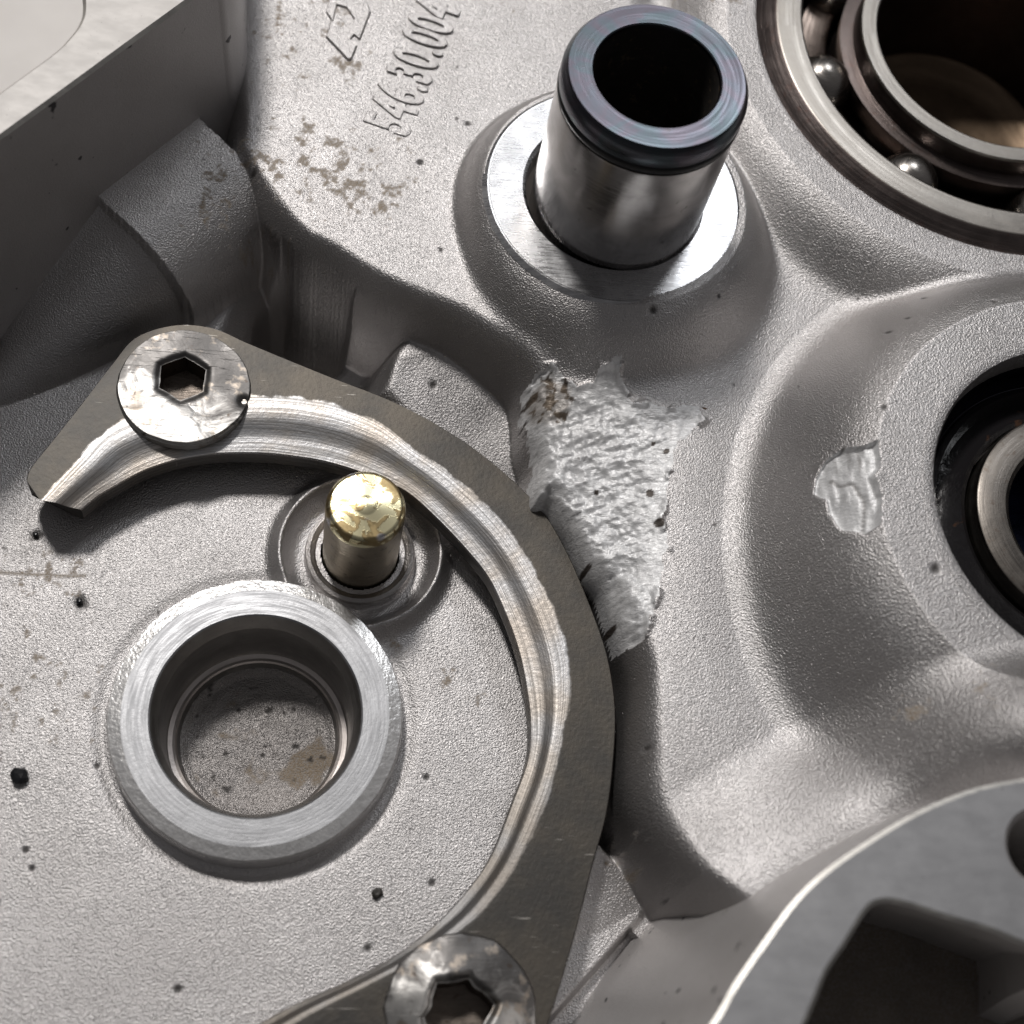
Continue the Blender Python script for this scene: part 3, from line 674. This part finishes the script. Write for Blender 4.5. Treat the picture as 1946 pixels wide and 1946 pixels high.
# make sure the top points up
if me.polygons[int(np.argmax(cen[keep][:, 2]))].normal.z < 0: me.flip_normals()
me.set_sharp_from_angle(angle=math.radians(40))
def plate_material():
    t = NT('worn_dark_plate_steel'); v = t.coord()
    sp = t.n.new('ShaderNodeSeparateXYZ'); t.l.new(t.tc.outputs['UV'], sp.inputs[0]); s_, tt = sp.outputs[0], sp.outputs[1]
    mk = t.n.new('ShaderNodeMapping'); t.l.new(t.tc.outputs['UV'], mk.inputs[0]); mk.inputs['Scale'].default_value = (.55, 46, 1)
    along = t.noise(mk.outputs[0], 1.0, 6, .62)
    mk2 = t.n.new('ShaderNodeMapping'); t.l.new(t.tc.outputs['UV'], mk2.inputs[0]); mk2.inputs['Scale'].default_value = (2.2, 110, 1)
    fine = t.noise(mk2.outputs[0], 1.0, 3, .6)
    edge = t.math('ADD', tt, t.math('MULTIPLY', t.math('SUBTRACT', t.noise(v, 3.5, 5, .65), .5), .16))
    worn = t.ramp(edge, .50, .535)
    # the wear fades in places
    patch = t.ramp(along, .34, .60, .34, 1)
    worn2 = t.math('MULTIPLY', worn, patch)
    worn2 = t.math('MULTIPLY', worn2, t.ramp(s_, float(sarc[int(16.5 / 28 * 519)]), float(sarc[int(23 / 28 * 519)]), 1.0, .30))
    inner = t.ramp(tt, 1.01, 1.03)
    worn2 = t.math('MULTIPLY', worn2, t.math('SUBTRACT', 1.0, t.math('MULTIPLY', inner, .75)))
    dark = t.mix(t.ramp(t.noise(v, 1.6, 4, .6), .35, .7), (.074, .071, .067), (.108, .097, .083))
    dark = t.mix(t.math('MULTIPLY', t.ramp(t.noise(v, 17, 3, .6), .58, .68), .45), dark, (.08, .07, .065))
    bright = t.mix(t.ramp(t.noise(v, 2.2, 3, .5), .35, .65), (.52, .47, .42), (.56, .56, .57))
    bright = t.mix(t.math('MULTIPLY', t.ramp(fine, .54, .68), .5), bright, (.30, .25, .21))
    c = t.mix(worn2, dark, bright)
    # hairline scratches on the flat
    mk3 = t.n.new('ShaderNodeMapping'); t.l.new(t.tc.outputs['Object'], mk3.inputs[0]); mk3.inputs['Scale'].default_value = (2.5, 60, 1); mk3.inputs['Rotation'].default_value = (0, 0, .9)
    hs = t.math('MULTIPLY', t.ramp(t.noise(mk3.outputs[0], 1, 2, .5), .70, .74), t.ramp(t.noise(v, 2.3, 2), .5, .6))
    c = t.mix(t.math('MULTIPLY', hs, .6), c, (.6, .57, .53))
    nz = t.bump(t.noise(v, 24, 4, .6), .22, .012); nz = t.bump(fine, .12, .008, nz); nz = t.bump(t.math('MULTIPLY', along, worn), .10, .03, nz)
    rough = t.math('SUBTRACT', .50, t.math('MULTIPLY', worn2, .13))
    return t.out(c, .92, rough, nz)
plate = empty('retaining_plate', (*SC1, .2), 'dark curved steel retaining plate with a bright worn inner edge', 'plate')
me.transform(Matrix.Translation((-SC1[0], -SC1[1], -.2)))
PLM = plate_material()
link('plate_body', me, PLM, plate)

# ------------------------------------------------------------------ the two countersunk screws
def screw_mat(name, seed):
    t = NT(name); v = t.coord(); n = t.noise(v, 3.2, 5, .62, 1.0); k = t.noise(v, 12, 4, .6)
    sp = t.n.new('ShaderNodeSeparateXYZ'); t.l.new(t.tc.outputs['Object'], sp.inputs[0])
    wear_glint = t.math('ADD', n, t.math('MULTIPLY', sp.outputs[1], -.62)); wear_glint = t.math('ADD', t.math('SUBTRACT', wear_glint, t.math('MULTIPLY', sp.outputs[0], .12)), .22 if seed > 600 else 0.)  # scuff noise plus a highlight painted towards the lower side of the head
    c = t.mix(t.ramp(wear_glint, .50, .72), (.12, .115, .112), (.46, .45, .435))
    c = t.mix(t.ramp(t.noise(v, 4.5, 4, .6), .56, .66), c, (.32, .28, .24))
    c = t.mix(t.ramp(k, .60, .72), c, (.10, .085, .075))
    nz = t.bump(k, .06, .02); nz = t.bump(t.noise(t.coord('Object', (2, 5, 2), (0, 0, .5)), 3, 4, .55, 1.5), .07, .03, nz)
    nz = t.bump(t.ramp(t.noise(t.coord('Object', (3, 40, 2), (0, 0, .9)), 1.2, 2, .5), .62, .70), .25, .006, nz)
    return t.out(c, .9, t.ramp(n, .3, .7, .50, .36), nz)
def hexr(a, r0, rot): 
    k = ((a - rot) % (PI / 3)) - PI / 6
    return r0 * math.cos(PI / 6) / np.cos(k)
def screw(name, c, r, label, hoff, hr, hrot, rough, seed, dome):
    root = empty(name, (c[0], c[1], 0), label, 'screw', 'countersunk screws holding the curved plate')
    NA, NR = 300, 90
    th = np.linspace(0, 2 * PI, NA, endpoint=False); f = np.linspace(0, 1, NR)
    TH, Fm = np.meshgrid(th, f, indexing='ij')
    hexrad = hexr(TH, hr, hrot) * (1 + rough * 0.45 * fbm(np.cos(TH), np.sin(TH), 1.6, 2, seed + 5))
    hx = hoff[0] + hexrad * np.cos(TH); hy = hoff[1] + hexrad * np.sin(TH)
    ro = r * (1 + rough * .10 * fbm(np.cos(TH) * 2, np.sin(TH) * 2, 2, 3, seed))
    ox = ro * np.cos(TH); oy = ro * np.sin(TH)
    x = hx * (1 - Fm) + ox * Fm; y = hy * (1 - Fm) + oy * Fm
    rr_ = np.hypot(x, y) / r
    zz = .535 + dome * (1 - rr_**2) + rough * .055 * fbm(x, y, 2.2, 3, seed + 9, .5) + (.03 if rough < .3 else .09) * fbm(x, y, 1.3, 3, seed + 31, .35)
    zz -= rough * .18 * np.exp(-((Fm) / .10)**2)
    crack = [(.06, -.19), (.12, -.25), (.10, -.32), (.17, -.38), (.20, -.46), (.26, -.52)] if rough < .3 else [(-.2, .1), (-.27, .2), (-.25, .34), (-.36, .42)]
    dcr = np.full(x.shape, 9.)
    for (ax_, ay_), (bx_, by_) in zip(crack[:-1], crack[1:]):
        ex_, ey_ = bx_ - ax_, by_ - ay_; tt_ = np.clip(((x - ax_) * ex_ + (y - ay_) * ey_) / (ex_**2 + ey_**2), 0, 1)
        dcr = np.minimum(dcr, np.hypot(x - ax_ - tt_ * ex_, y - ay_ - tt_ * ey_))
    zz -= (.004 if rough < .3 else .0) * np.exp(-(dcr / .016)**2)
    if rough < .3: zz -= .05 * np.exp(-(((x - .54) / .05)**2 + ((y + .10) / .05)**2)) ; zz += .02 * sstep((y * -1 - .2 + .1 * fbm(x, y, 4, 2, 9)) / .12) * (dcr > 0) * 0.6
    zz -= .03 * sstep((Fm - .95) / .05)
    low = [(1.0, .46), (.93, .40), (.6, .22)]
    cols = [np.stack([x, y, zz], -1)]
    for s_, zl in low: cols.append(np.stack([ox[:, -1:] * s_, oy[:, -1:] * s_, np.full((NA, 1), zl)], -1))
    Vs = np.concatenate([np.stack([hx[:, :1] * 1, hy[:, :1], np.full((NA, 1), .26)], -1)] + cols, 1)
    mm = Vs.shape[1]
    i = np.arange(NA)[:, None]; j = np.arange(1, mm - 1)[None, :]
    Fh = np.stack([i * mm + j, ((i + 1) % NA) * mm + j, ((i + 1) % NA) * mm + j + 1, i * mm + j + 1], -1).reshape(-1, 4)[:, ::-1]
    me = mesh_np('screw_head', Vs.reshape(-1, 3), Fh[:, ::-1], angle=32)
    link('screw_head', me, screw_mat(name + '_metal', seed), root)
    # socket walls and floor
    W = np.concatenate([np.stack([hx[:, 0], hy[:, 0], zz[:, 0]], -1), np.stack([hx[:, 0], hy[:, 0], np.full(NA, .27)], -1), [[hoff[0], hoff[1], .25]]])
    Fw = [(k, (k + 1) % NA, NA + (k + 1) % NA, NA + k) for k in range(NA)]
    Ff = [(NA + k, NA + (k + 1) % NA, 2 * NA) for k in range(NA)]
    me = bpy.data.meshes.new('hex_socket'); me.from_pydata([tuple(w) for w in W], [], Fw + Ff)
    bm = bmesh.new(); bm.from_mesh(me); bmesh.ops.recalc_face_normals(bm, faces=bm.faces); bm.to_mesh(me); bm.free()
    me.flip_normals() if me.polygons[-1].normal.z < 0 else None
    link('hex_socket', me, SOCKM, root)
    return root
SOCKM = machined('dark_socket_steel', (.17, .145, .125), .42, 'lin', strength=.3, dark=(.08, .06, .05))
h1 = P(347, 718, .53)[:2] - SC1
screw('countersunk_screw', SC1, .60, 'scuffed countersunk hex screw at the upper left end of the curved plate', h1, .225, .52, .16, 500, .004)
h2 = P(872, 1920, .60)[:2] - SC2
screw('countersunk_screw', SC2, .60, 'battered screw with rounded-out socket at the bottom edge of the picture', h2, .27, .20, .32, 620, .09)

# ------------------------------------------------------------------ raised cast lettering
def text_mesh(body, size, ext, sx):
    cu = bpy.data.curves.new('lettering', 'FONT'); cu.body = body; cu.size = size; cu.extrude = ext; cu.bevel_depth = .010; cu.bevel_resolution = 2
    cu.space_character = 1.08; cu.resolution_u = 6; cu.offset = .012
    o = bpy.data.objects.new('tmp', cu); C.objects.link(o)
    dg = bpy.context.evaluated_depsgraph_get(); me = bpy.data.meshes.new_from_object(o.evaluated_get(dg))
    bpy.data.objects.remove(o); me.transform(Matrix.Diagonal((sx, 1, 1, 1)))
    return me
ZL = 1.035
tA = P(771, 262, ZL)[:2]; tB = P(868, 30, ZL)[:2]; td = tB - tA; tlen = np.linalg.norm(td)
# six and a half characters between the two marks
me = text_mesh('546.30.004', .62, .006, .585)
xs = [v.co.x for v in me.vertices]; wtot = max(xs) - min(xs)
me.transform(Matrix.Scale(1, 4))
lo = link('raised_part_number', me, CAST, case, label='raised cast digits 546.30.00 on the flat upper surface')
lo.location = (tA[0], tA[1], ZL); lo.rotation_euler = (0, 0, math.atan2(td[1], td[0]))
def emblem():
    s_ = .2588; outl = [(500, -60), (458, 90), (497, 150), (458, 275), (618, 442), (652, 438), (692, 340), (645, 290), (668, 262), (716, 290), (792, 90), (735, -60)]
    hole = [(545, 40), (515, 160), (575, 205), (600, 170), (672, 150), (610, 60)]
    A = [P(500 + a * s_, b * s_, 1.04)[:2] for a, b in outl]; B = [P(500 + a * s_, b * s_, 1.04)[:2] for a, b in hole]
    V = []; Fs = []
    def ring(pts, shr, z_):
        k = len(V); q_ = offset_closed(np.array(pts), shr); V.extend([(a, b, z_) for a, b in q_]); return k
    n, h = len(A), len(B)
    a0_, a1_ = ring(A, .02, 1.0), ring(A, -.015, 1.058)
    b0_, b1_ = ring(B, -.02, .99), ring(B, .012, 1.058)
    for k in range(n): j = (k + 1) % n; Fs.append((a0_ + k, a0_ + j, a1_ + j, a1_ + k))
    for k in range(h): j = (k + 1) % h; Fs.append((b0_ + k, b0_ + j, b1_ + j, b1_ + k))
    idx_ = list(range(a1_, a1_ + n)) + list(range(b1_, b1_ + h))
    for tri in tessellate_polygon([[Vector(V[a1_ + k]) for k in range(n)], [Vector(V[b1_ + k]) for k in range(h)]]): Fs.append(tuple(idx_[i] for i in tri))
    me = bpy.data.meshes.new('raised_emblem'); me.from_pydata(V, [], Fs)
    bm = bmesh.new(); bm.from_mesh(me); bmesh.ops.recalc_face_normals(bm, faces=bm.faces); bm.to_mesh(me); bm.free()
    link('raised_emblem', me, CAST, case, label='fragment of a raised slanted block-letter emblem at the top edge')
emblem()

# ------------------------------------------------------------------ loose dirt
tg = NT('black_grit'); GRIT = tg.out((.012, .012, .014), 0, .25)
tg2 = NT('dark_metal_crumb'); GRIT2 = tg2.out((.06, .055, .05), .3, .5)
tg3 = NT('brown_splinter_wood'); SPL = tg3.out((.12, .07, .035), 0, .6)
def crumb(name, px, py, z_, r_, label, mat, seed, stretch=(1, 1, 1), rz=0.0):
    bm = bmesh.new(); bmesh.ops.create_icosphere(bm, subdivisions=2, radius=r_)
    rg = np.random.default_rng(seed)
    for v_ in bm.verts:
        c_ = v_.co / r_; e_ = 4
        k = (abs(c_.x)**e_ + abs(c_.y)**e_ + abs(c_.z)**e_)**(-1 / e_)
        v_.co = c_ * k * r_ * .85 * (1 + .12 * rg.uniform(-1, 1)); v_.co.x *= stretch[0]; v_.co.y *= stretch[1]; v_.co.z *= stretch[2]
    me = bpy.data.meshes.new(name); bm.to_mesh(me); bm.free()
    p = P(px, py, z_); o = link(name, me, mat, loc=(p[0], p[1], z_ + r_ * stretch[2] * .6), label=label, cat='debris')
    o.rotation_euler = (0, 0, rz); return o
crumb('grit_crumb', 38, 1476, 0, .078, 'shiny black square crumb near the left edge of the picture', GRIT, 1, (1, 1, .7), .3)
crumb('grit_crumb', 716, 1698, 0, .05, 'dark angular crumb on the floor below the large bored ring', GRIT2, 2, (1.1, .9, .7), .5)
crumb('grit_crumb', 151, 1144, 0, .030, 'small round black speck left of the bored ring', GRIT, 3)
crumb('grit_crumb', 68, 1017, 0, .026, 'tiny dark speck below the pointed tip of the curved plate', GRIT, 4)
crumb('wood_splinter', 1333, 777, .97, .022, 'thin brown splinter lying right of the chewed patch', SPL, 5, (3.0, .8, .7), -.25)
